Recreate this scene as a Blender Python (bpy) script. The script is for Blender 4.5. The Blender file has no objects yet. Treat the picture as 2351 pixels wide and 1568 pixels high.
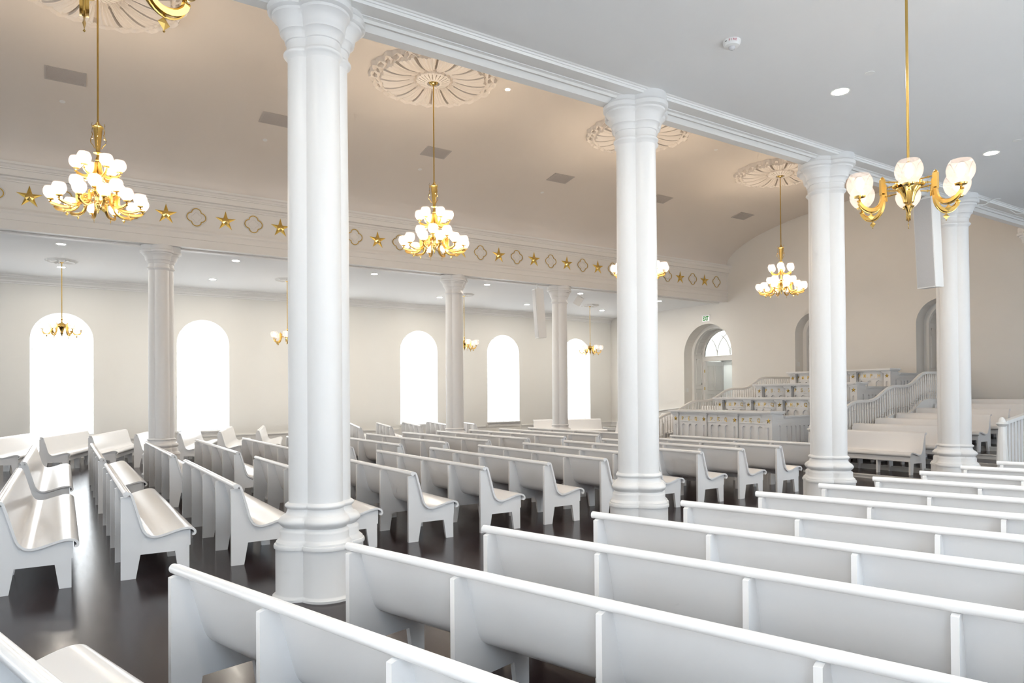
import bpy, math, random
from math import sin, cos, pi, radians, sqrt, hypot, atan2
from mathutils import Vector, Matrix
random.seed(7)
E_FAR, E_NEAR, E_BACK, E_BULB, E_CAN = 2.9, 4.0, 4.0, 262, 380
SC = bpy.context.scene
COL = SC.collection
WORDS = ['first','second','third','fourth','fifth','sixth','seventh','eighth','ninth','tenth','eleventh','twelfth',
         'thirteenth','fourteenth','fifteenth','sixteenth','seventeenth','eighteenth','nineteenth','twentieth']

# ------------------------------------------------------------------ materials
def new_mat(name):
    m = bpy.data.materials.new(name); m.use_nodes = True
    return m, m.node_tree.nodes, m.node_tree.links
def paint(name, col, rough=.5, var=.02, bump=0.0, scale=3.0, coat=0.0, spec=.5):
    m, N, L = new_mat(name)
    b = N['Principled BSDF']
    b.inputs['Roughness'].default_value = rough
    b.inputs['Specular IOR Level'].default_value = spec
    b.inputs['Coat Weight'].default_value = coat
    tc = N.new('ShaderNodeTexCoord'); nz = N.new('ShaderNodeTexNoise')
    nz.inputs['Scale'].default_value = scale; nz.inputs['Detail'].default_value = 4
    L.new(tc.outputs['Object'], nz.inputs['Vector'])
    rp = N.new('ShaderNodeValToRGB')
    lo = [max(0, c*(1-var)) for c in col]; hi = [min(1, c*(1+var)) for c in col]
    rp.color_ramp.elements[0].color = (*lo, 1); rp.color_ramp.elements[1].color = (*hi, 1)
    L.new(nz.outputs['Fac'], rp.inputs['Fac']); L.new(rp.outputs['Color'], b.inputs['Base Color'])
    if bump:
        n2 = N.new('ShaderNodeTexNoise'); n2.inputs['Scale'].default_value = scale*30
        L.new(tc.outputs['Object'], n2.inputs['Vector'])
        bp = N.new('ShaderNodeBump'); bp.inputs['Strength'].default_value = bump; bp.inputs['Distance'].default_value = .002
        L.new(n2.outputs['Fac'], bp.inputs['Height']); L.new(bp.outputs['Normal'], b.inputs['Normal'])
    return m
def metal(name, col, rough):
    m, N, L = new_mat(name)
    b = N['Principled BSDF']; b.inputs['Metallic'].default_value = 1
    tc = N.new('ShaderNodeTexCoord'); nz = N.new('ShaderNodeTexNoise'); nz.inputs['Scale'].default_value = 14
    L.new(tc.outputs['Object'], nz.inputs['Vector'])
    rp = N.new('ShaderNodeValToRGB')
    rp.color_ramp.elements[0].color = (*[c*.88 for c in col], 1); rp.color_ramp.elements[1].color = (*col, 1)
    L.new(nz.outputs['Fac'], rp.inputs['Fac']); L.new(rp.outputs['Color'], b.inputs['Base Color'])
    b.inputs['Roughness'].default_value = rough
    return m
def glow(name, col, strength):
    m, N, L = new_mat(name)
    b = N['Principled BSDF']
    b.inputs['Base Color'].default_value = (.8, .8, .8, 1)
    b.inputs['Emission Color'].default_value = (*col, 1)
    b.inputs['Emission Strength'].default_value = strength
    return m

PEW = paint('white_pew_paint', (.87,.865,.865), .23, .012, 0, 2.0)
COLP = paint('white_column_paint', (.775,.77,.765), .42, .01, 0, 2.0, 0, .35)
WALL = paint('cream_wall_plaster', (.785,.77,.73), .75, .015, .05, 1.2)
WALLW = paint('warm_end_wall_plaster', (.765,.74,.70), .75, .015, .05, 1.2)
VAULT = paint('warm_vault_plaster', (.73,.665,.60), .8, .015, .05, .8)
CEIL = paint('aisle_ceiling_plaster', (.79,.785,.78), .8, .01, .05, .8)
TRIM = paint('white_trim_paint', (.81,.80,.78), .38, .01)
FRZ = paint('frieze_paint', (.77,.75,.72), .5, .01)
STUC = paint('medallion_plaster', (.76,.70,.64), .7, .02)
PULP = paint('pulpit_paint', (.80,.795,.79), .35, .01)
VENT = paint('vent_grille_paint', (.50,.46,.43), .6, .02)
GRILLE = paint('speaker_mesh_grey', (.46,.46,.47), .6, .05, 0, 60)
BOXW = paint('white_device_plastic', (.80,.80,.79), .4, .005)
LENS = paint('clear_strobe_plastic', (.55,.55,.57), .08, .1, 0, 40)
DARK = paint('black_detail', (.03,.03,.03), .5, .02)
GREEN = paint('exit_green', (.01,.30,.03), .5, .02)
RED = paint('red_lettering', (.5,.02,.06), .5, .02)
BRASS = metal('polished_brass', (.86,.60,.20), .17)
BRASSR = metal('satin_brass', (.62,.42,.13), .32)
GOLD = metal('gilt_leaf', (.78,.53,.13), .30)
ARMB = metal('cast_satin_brass', (.84,.55,.16), .33)
GOLDL = metal('bright_gilt', (1.0,.74,.26), .38)
HINGE = metal('brass_hinge_metal', (.75,.58,.2), .3)

def floor_mat():
    m, N, L = new_mat('dark_plank_floor')
    b = N['Principled BSDF']; b.inputs['Specular IOR Level'].default_value = .22
    tc = N.new('ShaderNodeTexCoord'); mp = N.new('ShaderNodeMapping')
    mp.inputs['Rotation'].default_value = (0, 0, radians(90))
    L.new(tc.outputs['Object'], mp.inputs['Vector'])
    br = N.new('ShaderNodeTexBrick')
    br.inputs['Scale'].default_value = 1.0; br.inputs['Brick Width'].default_value = 1.9; br.inputs['Row Height'].default_value = .125
    br.inputs['Mortar Size'].default_value = .0016; br.inputs['Mortar Smooth'].default_value = .3; br.offset = .37
    br.inputs['Color1'].default_value = (.027,.015,.015,1); br.inputs['Color2'].default_value = (.019,.010,.010,1)
    br.inputs['Mortar'].default_value = (.05,.034,.03,1)
    L.new(mp.outputs['Vector'], br.inputs['Vector'])
    n = N.new('ShaderNodeTexNoise'); n.inputs['Scale'].default_value = 3; n.inputs['Detail'].default_value = 6
    m2 = N.new('ShaderNodeMapping'); m2.inputs['Scale'].default_value = (9, .8, 1)
    L.new(tc.outputs['Object'], m2.inputs['Vector']); L.new(m2.outputs['Vector'], n.inputs['Vector'])
    mx = N.new('ShaderNodeMixRGB'); mx.blend_type = 'MULTIPLY'; mx.inputs['Fac'].default_value = .55
    rp = N.new('ShaderNodeValToRGB'); rp.color_ramp.elements[0].color = (.55,.5,.5,1); rp.color_ramp.elements[1].color = (1.3,1.25,1.25,1)
    L.new(n.outputs['Fac'], rp.inputs['Fac']); L.new(br.outputs['Color'], mx.inputs['Color1']); L.new(rp.outputs['Color'], mx.inputs['Color2'])
    L.new(mx.outputs['Color'], b.inputs['Base Color'])
    mr = N.new('ShaderNodeMapRange'); mr.inputs['To Min'].default_value = .14; mr.inputs['To Max'].default_value = .24
    L.new(n.outputs['Fac'], mr.inputs['Value']); L.new(mr.outputs['Result'], b.inputs['Roughness'])
    bp = N.new('ShaderNodeBump'); bp.inputs['Strength'].default_value = .06; bp.inputs['Distance'].default_value = .004
    L.new(n.outputs['Fac'], bp.inputs['Height']); L.new(bp.outputs['Normal'], b.inputs['Normal'])
    return m
FLOOR = floor_mat()

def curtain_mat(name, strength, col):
    # sheer cloth, daylight put into its emission; gathers painted dimmer, most at the head
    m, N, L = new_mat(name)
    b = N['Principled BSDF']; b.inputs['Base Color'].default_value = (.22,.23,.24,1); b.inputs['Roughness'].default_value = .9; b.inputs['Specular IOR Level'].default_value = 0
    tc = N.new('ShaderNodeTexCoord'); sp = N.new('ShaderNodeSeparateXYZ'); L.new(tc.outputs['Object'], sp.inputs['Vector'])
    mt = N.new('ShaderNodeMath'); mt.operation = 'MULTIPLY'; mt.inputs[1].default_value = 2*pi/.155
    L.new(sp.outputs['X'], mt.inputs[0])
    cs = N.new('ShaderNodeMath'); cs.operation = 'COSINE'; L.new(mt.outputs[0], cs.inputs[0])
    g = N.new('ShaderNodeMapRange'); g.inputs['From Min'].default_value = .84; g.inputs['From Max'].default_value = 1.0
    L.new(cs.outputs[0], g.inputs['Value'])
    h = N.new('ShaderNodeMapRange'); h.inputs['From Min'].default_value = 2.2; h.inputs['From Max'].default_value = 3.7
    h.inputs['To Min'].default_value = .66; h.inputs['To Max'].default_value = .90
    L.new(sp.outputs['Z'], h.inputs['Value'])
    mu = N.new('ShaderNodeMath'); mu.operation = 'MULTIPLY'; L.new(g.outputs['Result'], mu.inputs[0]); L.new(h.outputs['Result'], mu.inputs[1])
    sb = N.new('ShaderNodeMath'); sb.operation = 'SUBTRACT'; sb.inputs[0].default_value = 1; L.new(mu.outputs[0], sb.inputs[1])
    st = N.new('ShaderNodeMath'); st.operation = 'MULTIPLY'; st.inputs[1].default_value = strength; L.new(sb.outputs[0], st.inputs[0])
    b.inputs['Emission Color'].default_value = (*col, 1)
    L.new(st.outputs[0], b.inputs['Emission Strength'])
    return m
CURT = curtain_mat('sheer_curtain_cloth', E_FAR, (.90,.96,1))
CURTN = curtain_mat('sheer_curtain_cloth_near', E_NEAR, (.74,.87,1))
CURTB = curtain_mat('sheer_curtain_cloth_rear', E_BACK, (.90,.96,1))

def shade_mat():
    m, N, L = new_mat('etched_glass_shade')
    N.remove(N['Principled BSDF']); out = N['Material Output']
    tr = N.new('ShaderNodeBsdfTransparent'); tr.inputs['Color'].default_value = (.97,.93,.89,1)
    tl = N.new('ShaderNodeBsdfTranslucent'); tl.inputs['Color'].default_value = (.10,.085,.078,1)
    gl = N.new('ShaderNodeBsdfGlossy'); gl.inputs['Roughness'].default_value = .25
    em = N.new('ShaderNodeEmission'); em.inputs['Color'].default_value = (1,.86,.76,1); em.inputs['Strength'].default_value = .38
    tc = N.new('ShaderNodeTexCoord'); vo = N.new('ShaderNodeTexVoronoi'); vo.inputs['Scale'].default_value = 26
    L.new(tc.outputs['Object'], vo.inputs['Vector'])
    mr = N.new('ShaderNodeMapRange'); mr.inputs['To Min'].default_value = .56; mr.inputs['To Max'].default_value = .34
    L.new(vo.outputs['Distance'], mr.inputs['Value'])
    m1 = N.new('ShaderNodeMixShader'); L.new(mr.outputs['Result'], m1.inputs['Fac'])
    L.new(tl.outputs[0], m1.inputs[1]); L.new(tr.outputs[0], m1.inputs[2])
    m2 = N.new('ShaderNodeMixShader'); m2.inputs['Fac'].default_value = .06
    L.new(m1.outputs[0], m2.inputs[1]); L.new(gl.outputs[0], m2.inputs[2])
    sp = N.new('ShaderNodeSeparateXYZ'); L.new(tc.outputs['Object'], sp.inputs['Vector'])
    def mth(op, a, b=None):
        n = N.new('ShaderNodeMath'); n.operation = op
        for i,v in enumerate((a,b)):
            if v is None: continue
            if isinstance(v,(int,float)): n.inputs[i].default_value = v
            else: L.new(v, n.inputs[i])
        return n.outputs[0]
    th = mth('ARCTAN2', sp.outputs['Y'], sp.outputs['X'])
    pet = mth('ABSOLUTE', mth('COSINE', mth('MULTIPLY', th, 3.0)))
    top = mth('ADD', mth('MULTIPLY', mth('POWER', pet, .6), .085), -.028)
    dz = mth('ABSOLUTE', mth('SUBTRACT', sp.outputs['Z'], top))
    line = mth('LESS_THAN', dz, .0045)
    est = mth('SUBTRACT', .30, mth('MULTIPLY', line, .17)); L.new(est, em.inputs['Strength'])
    ad = N.new('ShaderNodeAddShader'); L.new(m2.outputs[0], ad.inputs[0]); L.new(em.outputs[0], ad.inputs[1])
    L.new(ad.outputs[0], out.inputs['Surface'])
    return m
SHADE = shade_mat(); SHADE.cycles.emission_sampling = 'NONE'   # faint glow of the glass; the bulbs light the room
BULB = glow("lamp_bulb_glow", (1,.81,.60), E_BULB)
BULBA = glow("aisle_bulb_glow", (1,.81,.60), 44)
CAN = glow('recessed_light_glow', (1,.92,.80), E_CAN)
def glass_mat():
    m, N, L = new_mat('window_glass')
    b = N['Principled BSDF']; b.inputs['Base Color'].default_value = (.9,.97,.95,1)
    b.inputs['Transmission Weight'].default_value = 1; b.inputs['Roughness'].default_value = 0; b.inputs['IOR'].default_value = 1.05
    return m
GLASS = glass_mat()

# ------------------------------------------------------------------ mesh helpers
class MB:
    def __init__(s): s.v = []; s.f = []; s.m = []; s.mi = 0
    def add(s, vs, fs):
        o = len(s.v); s.v += [tuple(p) for p in vs]; s.f += [tuple(i+o for i in f) for f in fs]; s.m += [s.mi]*len(fs)
    def box(s, x0, x1, y0, y1, z0, z1):
        s.add([(x0,y0,z0),(x1,y0,z0),(x1,y1,z0),(x0,y1,z0),(x0,y0,z1),(x1,y0,z1),(x1,y1,z1),(x0,y1,z1)],
              [(3,2,1,0),(4,5,6,7),(0,1,5,4),(1,2,6,5),(2,3,7,6),(3,0,4,7)])
    def prism(s, poly, y0, y1, mp=None):
        # polygon in (x,z) extruded along y
        n = len(poly); mp = mp or (lambda x,y,z:(x,y,z))
        s.add([mp(x,y0,z) for x,z in poly]+[mp(x,y1,z) for x,z in poly],
              [tuple(range(n)), tuple(range(2*n-1,n-1,-1))]+[(i,i+n,(i+1)%n+n,(i+1)%n) for i in range(n)])
    def strip(s, a, b, y0, y1):
        # ribbon of thickness between polylines a and b (x,z), extruded along y
        n = len(a); vs = []
        for y in (y0, y1):
            vs += [(x,y,z) for x,z in a] + [(x,y,z) for x,z in b]
        fs = []
        for i in range(n-1):
            fs += [(i,i+1,2*n+i+1,2*n+i),(n+i+1,n+i,3*n+i,3*n+i+1),(i+1,i,n+i,n+i+1),(2*n+i,2*n+i+1,3*n+i+1,3*n+i)]
        fs += [(0,2*n,3*n,n),(n-1,2*n-1,4*n-1,3*n-1)]
        s.add(vs, fs)
    def lathe(s, prof, seg=24, c=(0,0,0), out=None, closed=False):
        n = len(prof); vs = []
        for r,z in prof:
            for k in range(seg):
                a = 2*pi*k/seg
                vs.append((c[0]+r*cos(a), c[1]+r*sin(a), c[2]+z))
        fs = [(i*seg+k, i*seg+(k+1)%seg, (i+1)*seg+(k+1)%seg, (i+1)*seg+k) for i in range(n-1) for k in range(seg)]
        if closed: fs += [tuple(range(seg-1,-1,-1)), tuple((n-1)*seg+k for k in range(seg))]
        s.add(vs, fs)
    def loft(s, rings, cap=True):
        n = len(rings[0]); vs = [p for r in rings for p in r]
        fs = [(i*n+k, i*n+(k+1)%n, (i+1)*n+(k+1)%n, (i+1)*n+k) for i in range(len(rings)-1) for k in range(n)]
        if cap: fs += [tuple(range(n-1,-1,-1)), tuple((len(rings)-1)*n+k for k in range(n))]
        s.add(vs, fs)
    def tube(s, path, r, seg=8, w=None, closed=False, up=(0,0,1)):
        # swept tube; r radius or list; w = (a,b) half sizes for a rectangular bar
        P = [Vector(p) for p in path]; n = len(P); rings = []
        for i,p in enumerate(P):
            if closed: t = P[(i+1)%n]-P[i-1]
            else: t = P[min(i+1,n-1)]-P[max(i-1,0)]
            t.normalize(); u = Vector(up)
            if abs(t.dot(u)) > .97: u = Vector((1,0,0)) if abs(t.x) < .9 else Vector((0,1,0))
            a = t.cross(u).normalized(); b = a.cross(t).normalized()
            if w: rings.append([p+a*sx*w[0]+b*sy*w[1] for sx,sy in ((-1,-1),(1,-1),(1,1),(-1,1))])
            else:
                rr = r[i] if isinstance(r,(list,tuple)) else r
                rings.append([p+a*rr*cos(2*pi*k/seg)+b*rr*sin(2*pi*k/seg) for k in range(seg)])
        if closed: rings.append(rings[0])
        s.loft(rings, not closed)
    def mesh(s, name, mats, angle=38, smooth=True):
        me = bpy.data.meshes.new(name); me.from_pydata(s.v, [], s.f)
        for m in (mats if isinstance(mats,(list,tuple)) else [mats]): me.materials.append(m)
        if len(set(s.m)) > 1: me.polygons.foreach_set('material_index', s.m)
        me.update()
        import bmesh
        bm = bmesh.new(); bm.from_mesh(me); bmesh.ops.recalc_face_normals(bm, faces=bm.faces[:]); bm.to_mesh(me); bm.free()
        if smooth:
            me.polygons.foreach_set('use_smooth', [True]*len(me.polygons)); me.set_sharp_from_angle(angle=radians(angle))
        return me
def put(name, me, parent=None, loc=None, rot=None, scale=None):
    o = bpy.data.objects.new(name, me); COL.objects.link(o)
    if parent: o.parent = parent
    if loc is not None: o.location = loc
    if rot is not None: o.rotation_euler = rot
    if scale is not None: o.scale = scale
    return o
def tag(o, label, cat, group=None):
    o['label'] = label; o['category'] = cat; o['kind'] = 'thing'
    if group: o['group'] = group
    return o
def thing(name, label, cat, loc, rz=0, group=None):
    o = put(name, None, None, loc, (0,0,rz)); o.empty_display_size = .1
    return tag(o, label, cat, group)
def struct(name, me):
    o = put(name, me); o['kind'] = 'structure'; return o
def kids(o, LIST={}): return LIST.setdefault(o.name, [])

# ------------------------------------------------------------------ camera (24 mm, level, slight rise)
YAW, PIT, ROL = radians(56.981), radians(.450), radians(-.413)
F_PX, CY = 1588.3, 897.4
fx = Vector((cos(YAW), sin(YAW), 0)); rx = Vector((sin(YAW), -cos(YAW), 0)); ux = Vector((0,0,1))
ff = fx*cos(PIT)+ux*sin(PIT); uu = ux*cos(PIT)-fx*sin(PIT)
rr_ = rx*cos(ROL)+uu*sin(ROL); u3 = uu*cos(ROL)-rx*sin(ROL)
cd = bpy.data.cameras.new('camera'); cam = bpy.data.objects.new('camera', cd); COL.objects.link(cam)
M = Matrix(((rr_.x,u3.x,-ff.x),(rr_.y,u3.y,-ff.y),(rr_.z,u3.z,-ff.z))).to_4x4(); M.translation = Vector((0,0,1.75))
cam.matrix_world = M
cd.sensor_fit = 'HORIZONTAL'; cd.sensor_width = 36; cd.lens = F_PX/2351*36; cd.shift_y = (CY-784)/2351
cd.clip_start = .05; cd.clip_end = 200
SC.camera = cam

# ------------------------------------------------------------------ key dimensions
YN, YF, S, X0 = 6.19, 18.10, 3.896, 1.948      # column rows
YC = 12.15                                       # nave centre line
XE, XB = 21.4, -9.6                              # end wall, rear wall
YW, YS = 24.46, -.62                             # far wall, near wall
ZA = 5.31                                        # aisle ceilings
BAY = 3.87
EXPO = 0.75
# ------------------------------------------------------------------ setting
def wall_arches(mb, P, s0, s1, z0, z1, ops, depth, seg=28, mi_rev=0):
    def q(a,b,c,d): mb.add([a,b,c,d],[(0,1,2,3)])
    cur = s0
    for sc,w,zb,zs in sorted(ops):
        l, r, R = sc-w/2, sc+w/2, w/2
        mb.mi = 0
        q(P(cur,z0,0),P(l,z0,0),P(l,z1,0),P(cur,z1,0))
        if zb > z0: q(P(l,z0,0),P(r,z0,0),P(r,zb,0),P(l,zb,0))
        arc = [(sc-R*cos(pi*i/seg), zs+R*sin(pi*i/seg)) for i in range(seg+1)]
        for (a,b),(c,d) in zip(arc, arc[1:]): q(P(a,b,0),P(c,d,0),P(c,z1,0),P(a,z1,0))
        mb.mi = mi_rev
        pts = [(l,zb)]+arc+[(r,zb)]
        for (a,b),(c,d) in zip(pts, pts[1:]): q(P(a,b,0),P(c,d,0),P(c,d,depth),P(a,b,depth))
        q(P(l,zb,0),P(r,zb,0),P(r,zb,depth),P(l,zb,depth))
        cur = r
    mb.mi = 0
    q(P(cur,z0,0),P(s1,z0,0),P(s1,z1,0),P(cur,z1,0))
def profile_run(mb, pts, x0, x1):
    # profile polyline (y,z) run along X
    n = len(pts)
    mb.add([(x0,y,z) for y,z in pts]+[(x1,y,z) for y,z in pts], [(i,i+1,n+i+1,n+i) for i in range(n-1)])

WZB, WZS, WW = .70, 3.53, 1.58                   # window sill, spring, width
REV = .40
fw_x = [BAY*k for k in range(-2,6)]
def fix_normals_off(mb, name, mat):
    return mb.mesh(name, mat, 40)
m = MB(); wall_arches(m, lambda s,z,d:(s,YW+d,z), XB, XE, 0, 5.6, [(x,WW,WZB,WZS) for x in fw_x], REV, mi_rev=1)
struct('wall_left', m.mesh('wall_left', [WALL, TRIM], 30))
nw_x = [BAY*k for k in range(-2,6)]
m = MB(); wall_arches(m, lambda s,z,d:(s,YS-d,z), XB, XE, 0, 5.6, [(x,WW,WZB,WZS) for x in nw_x], .34, mi_rev=1)
struct('wall_right', m.mesh('wall_right', [WALL, TRIM], 30))
bw_y = [3.0, 8.2, 12.15, 16.1, 21.2]
m = MB(); wall_arches(m, lambda s,z,d:(XB-d,s,z), YS, YW, 0, 8.3, [(y,WW,WZB,WZS) for y in bw_y], REV, mi_rev=1)
struct('wall_back', m.mesh('wall_back', [WALLW, TRIM], 30))
D1Y, D1W, D2Y, D3Y, D2W = 18.744, 2.42, 14.115, 10.04, 1.40
m = MB(); wall_arches(m, lambda s,z,d:(XE+d,s,z), YS, YW, 0, 8.3,
    [(D1Y,D1W,.9,3.355),(D2Y,D2W,1.1,3.83),(D3Y,D2W,1.1,3.83),(5.56,D2W,1.1,3.83)], .45)
struct('wall_end', m.mesh('wall_end', WALLW, 30))
m = MB(); m.box(XB-.5, XE+4, YS-.6, YW+.6, -.2, 0); struct('floor', m.mesh('floor', FLOOR, 30))

# aisle ceilings, soffits and near beam
m = MB(); m.box(XB, XE, YS-.4, 5.83, ZA, ZA+.1); struct('ceiling_aisle_near', m.mesh('ceiling_aisle_near', CEIL, 30))
m = MB(); m.box(XB, XE, 18.35, YW+.4, ZA+.02, ZA+.12); struct('ceiling_aisle_far', m.mesh('ceiling_aisle_far', CEIL, 30))
near_prof = [(5.80,5.312),(5.815,5.30),(5.832,5.30),(5.838,5.285),(5.85,5.283),(5.862,5.262),(6.02,5.262),(6.03,5.27),(6.035,5.258),
             (6.05,5.262),(6.075,5.256),(6.095,5.235),(6.10,5.236),(6.106,5.252),(6.15,5.252),(6.155,5.246),(6.20,5.205),(6.335,5.212),(6.335,5.60),
             (6.36,5.70),(6.36,6.30),(6.42,6.36),(6.50,6.5),(6.58,6.66)]
m = MB(); profile_run(m, near_prof, XB, XE); struct('trim_1', m.mesh('near_beam', TRIM, 25))
# star frieze beam on the far side of the nave
fy = 17.72
far_prof = [(fy-.24,6.665),(fy-.235,6.62),(fy-.20,6.60),(fy-.175,6.555),(fy-.16,6.55),(fy-.155,6.525),(fy-.13,6.52),(fy-.125,6.40),(fy-.06,6.385),
            (fy-.055,6.36),(fy-.02,6.325),(fy-.015,6.30),(fy,6.295),(fy,5.75),(fy-.02,5.745),(fy-.035,5.70),(fy-.05,5.695),(fy-.05,5.655),(fy-.03,5.62),
            (fy-.03,5.50),(fy-.018,5.495),(fy-.018,5.30),(fy+.10,5.30),(fy+.11,5.315),(fy+.16,5.315),(fy+.17,5.335),(fy+.22,5.335),(fy+.40,5.335),(fy+.40,5.30),(fy+.56,5.30),(fy+.58,5.33),(fy+.70,5.335)]
m = MB(); profile_run(m, far_prof, XB, XE-.003)
struct('trim_2', m.mesh('far_beam', FRZ, 25))
# vaulted nave ceiling
m = MB(); pts = []
for i in range(65):
    a = pi*i/64; pts.append((YC-5.60*cos(a), 6.655+1.375*sin(a)))
profile_run(m, pts, XB, XE); struct('ceiling_nave', m.mesh('ceiling_nave', VAULT, 40))
m = MB(); m.box(XB-1, XE+1, YS-1, YW+1, 8.6, 8.7); struct('roof_deck', m.mesh('roof_deck', CEIL, 30))
# cornice and low wainscot on the far wall, cornice on end wall
crown = [(YW,5.09),(YW-.02,5.095),(YW-.022,5.125),(YW-.05,5.14),(YW-.06,5.165),(YW-.062,5.185),(YW-.11,5.225),(YW-.15,5.25),(YW-.155,5.27),(YW-.20,5.29),(YW-.215,5.335)]
m = MB(); profile_run(m, crown, XB, XE); struct('trim_3', m.mesh('wall_cornice', TRIM, 25))
m = MB()
xs = [XB]+[v for x in fw_x for v in (x-WW/2-.09, x+WW/2+.09)]+[XE]
for a,b in zip(xs[::2], xs[1::2]):
    m.box(a, b, YW-.012, YW, .14, .50); m.box(a, b, YW-.035, YW, .50, .545); m.box(a,b,YW-.03,YW,0,.14)
struct('baseboard_left', m.mesh('wainscot', TRIM, 25))
m = MB(); m.box(XE-.03, XE, 20.2, YW, 0, .50); m.box(XE-.05, XE, 20.2, YW, .50, .545); struct('baseboard_end', m.mesh('wainscot_end', TRIM, 25))

# windows (sash frame, sill, apron) and sheer curtains
def arch_ring(mb, P, zb, zs, R0, R1, d0, d1, seg=28):
    pts = lambda R: [(-R,zb)]+[(-R*cos(pi*i/seg), zs+R*sin(pi*i/seg)) for i in range(seg+1)]+[(R,zb)]
    a, b = pts(R0), pts(R1); n = len(a)
    vs = [P(s,z,d0) for s,z in a]+[P(s,z,d0) for s,z in b]+[P(s,z,d1) for s,z in a]+[P(s,z,d1) for s,z in b]
    fs = []
    for i in range(n-1):
        fs += [(i,i+1,n+i+1,n+i),(2*n+i,3*n+i,3*n+i+1,2*n+i+1),(i+1,i,2*n+i,2*n+i+1),(n+i,n+i+1,3*n+i+1,3*n+i)]
    fs += [(0,n,3*n,2*n),(n-1,3*n-1,4*n-1,2*n-1)]
    mb.add(vs, fs)
def make_window_mesh():
    # local: x along the wall, y into the reveal (positive), z up from floor
    m = MB(); P = lambda s,z,d:(s,d,z)
    arch_ring(m, P, WZB, WZS, .79, .70, .36, .40)
    for x in (-.235,.235): m.box(x-.012, x+.012, .375, .395, WZB, WZS+.68)
    for k in range(1,5): m.box(-.70, .70, .375, .395, WZB+k*.62-.012, WZB+k*.62+.012)
    sill = MB()
    sill.box(-.83,.83,-.075,.36,.665,.70); sill.box(-.80,.80,-.055,0,.635,.665); sill.box(-.79,.79,-.03,0,.60,.635); sill.box(-.77,.77,-.02,0,.50,.60)
    g = MB(); g.add([(-.72,.388,WZB),(.72,.388,WZB)]+[(.72*cos(pi*i/28),.388,WZS+.72*sin(pi*i/28)) for i in range(29)], [tuple(range(31))])
    return m.mesh('sash_frame', TRIM), sill.mesh('window_sill', TRIM), g.mesh('window_pane', GLASS, smooth=False)
SASH, SILL, PANE = make_window_mesh()
def make_curtain_mesh():
    m = MB(); R = .745; nx, nz = 58, 3; vs = []
    for i in range(nx+1):
        x = -R+2*R*i/nx
        top = WZS-.02+sqrt(max(0, R*R-x*x))*.985
        for j in range(nz+1):
            z = WZB+.03+(top-WZB-.03)*j/nz
            d = .012*cos(2*pi*x/.155)+.004*sin(2*pi*x/.061+j*.15)
            vs.append((x, d, z))
    fs = [(i*(nz+1)+j, (i+1)*(nz+1)+j, (i+1)*(nz+1)+j+1, i*(nz+1)+j+1) for i in range(nx) for j in range(nz)]
    m.add(vs, fs)
    rod = MB(); rod.tube([(-R,-.026,WZS-.35)]+[(-R*cos(pi*i/28), -.026, WZS-.02+R*.985*sin(pi*i/28)) for i in range(29)]+[(R,-.026,WZS-.35)], .010, 6)
    return [m.mesh('curtain_cloth', c, 80) for c in (CURT, CURTN, CURTB)], rod.mesh('curtain_rod', TRIM)
(CCLOTH, CCLOTHN, CCLOTHB), CROD = make_curtain_mesh()
wn = 0
far_lab = {-2:None,-1:None,0:'white sheer curtain in the leftmost arched window, behind the small brass chandelier',
 1:'white sheer curtain in the arched window just right of the leftmost slim column',
 2:'white sheer curtain in the arched window hidden behind the biggest column',
 3:'white sheer curtain in the arched window right of the biggest column',
 4:'white sheer curtain in the arched window between the two slim columns right of centre',
 5:'white sheer curtain in the rightmost arched window, near the room corner'}
def window(loc, rz, sash_only_curtain=True, label=None):
    global wn; wn += 1
    w = put('window_%d' % wn, SILL, None, loc, (0,0,rz)); w['kind'] = 'structure'
    put('window_frame', SASH, w); put('window_pane', PANE, w)
    c = Vector((0,.27,0)); c.rotate(Matrix.Rotation(rz,3,'Z'))
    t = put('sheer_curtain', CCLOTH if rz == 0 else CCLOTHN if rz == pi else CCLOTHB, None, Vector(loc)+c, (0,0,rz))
    tag(t, label or 'white sheer curtain hanging in an arched window outside the photograph', 'curtain', 'sheer curtains in the arched windows')
    put('curtain_rod', CROD, t)
for k,x in zip(range(-2,6), fw_x): window((x,YW,0), 0, True, far_lab[k])
for x in nw_x: window((x,YS,0), pi)
for y in bw_y: window((XB,y,0), pi/2)

# ------------------------------------------------------------------ columns (four clustered shafts)
LD, LR = .11, .165
def lobes(e, z, seg=16):
    r = LR+.50*max(e,0)+min(e,0); d = LD+.50*max(e,0); pts = []
    xn = (2*d+sqrt(4*d*d-8*(d*d-r*r)))/4        # notch where neighbouring lobes meet, at (xn,xn)
    a1 = atan2(xn, xn-d)
    for q in range(4):
        ca, sa = cos(q*pi/2), sin(q*pi/2)
        for k in range(seg):
            t = -a1+2*a1*k/seg
            x, y = d+r*cos(t), r*sin(t)
            pts.append((x*ca-y*sa, x*sa+y*ca, z))
    return pts
def lobe_part(prof, name):
    m = MB(); m.loft([lobes(e,z) for z,e in prof]); return m.mesh(name, COLP, 42)
def bulge(z0,z1,e0,e1,n=7,amp=.04):
    return [(z0+(z1-z0)*i/n, e0+(e1-e0)*i/n+amp*sin(pi*i/n)) for i in range(n+1)]
base_prof = [(0,.142),(.02,.142),(.035,.122),(.045,.115),(.435,.115),(.437,.128),(.455,.130),(.47,.124),(.472,.112),(.49,.11),(.51,.085),(.52,.077),
  (.575,.077),(.59,.072),(.605,.050),(.612,.046)]+bulge(.615,.715,.05,.05,9,.04)+[(.718,.038),(.73,.024),(.755,.012),(.772,.010)]+bulge(.775,.828,.010,.006,7,.026)+[(.83,.0)]
shaft_prof = [(.83,0),(2.0,-.001),(3.4,-.004),(4.78,-.010)]
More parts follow.
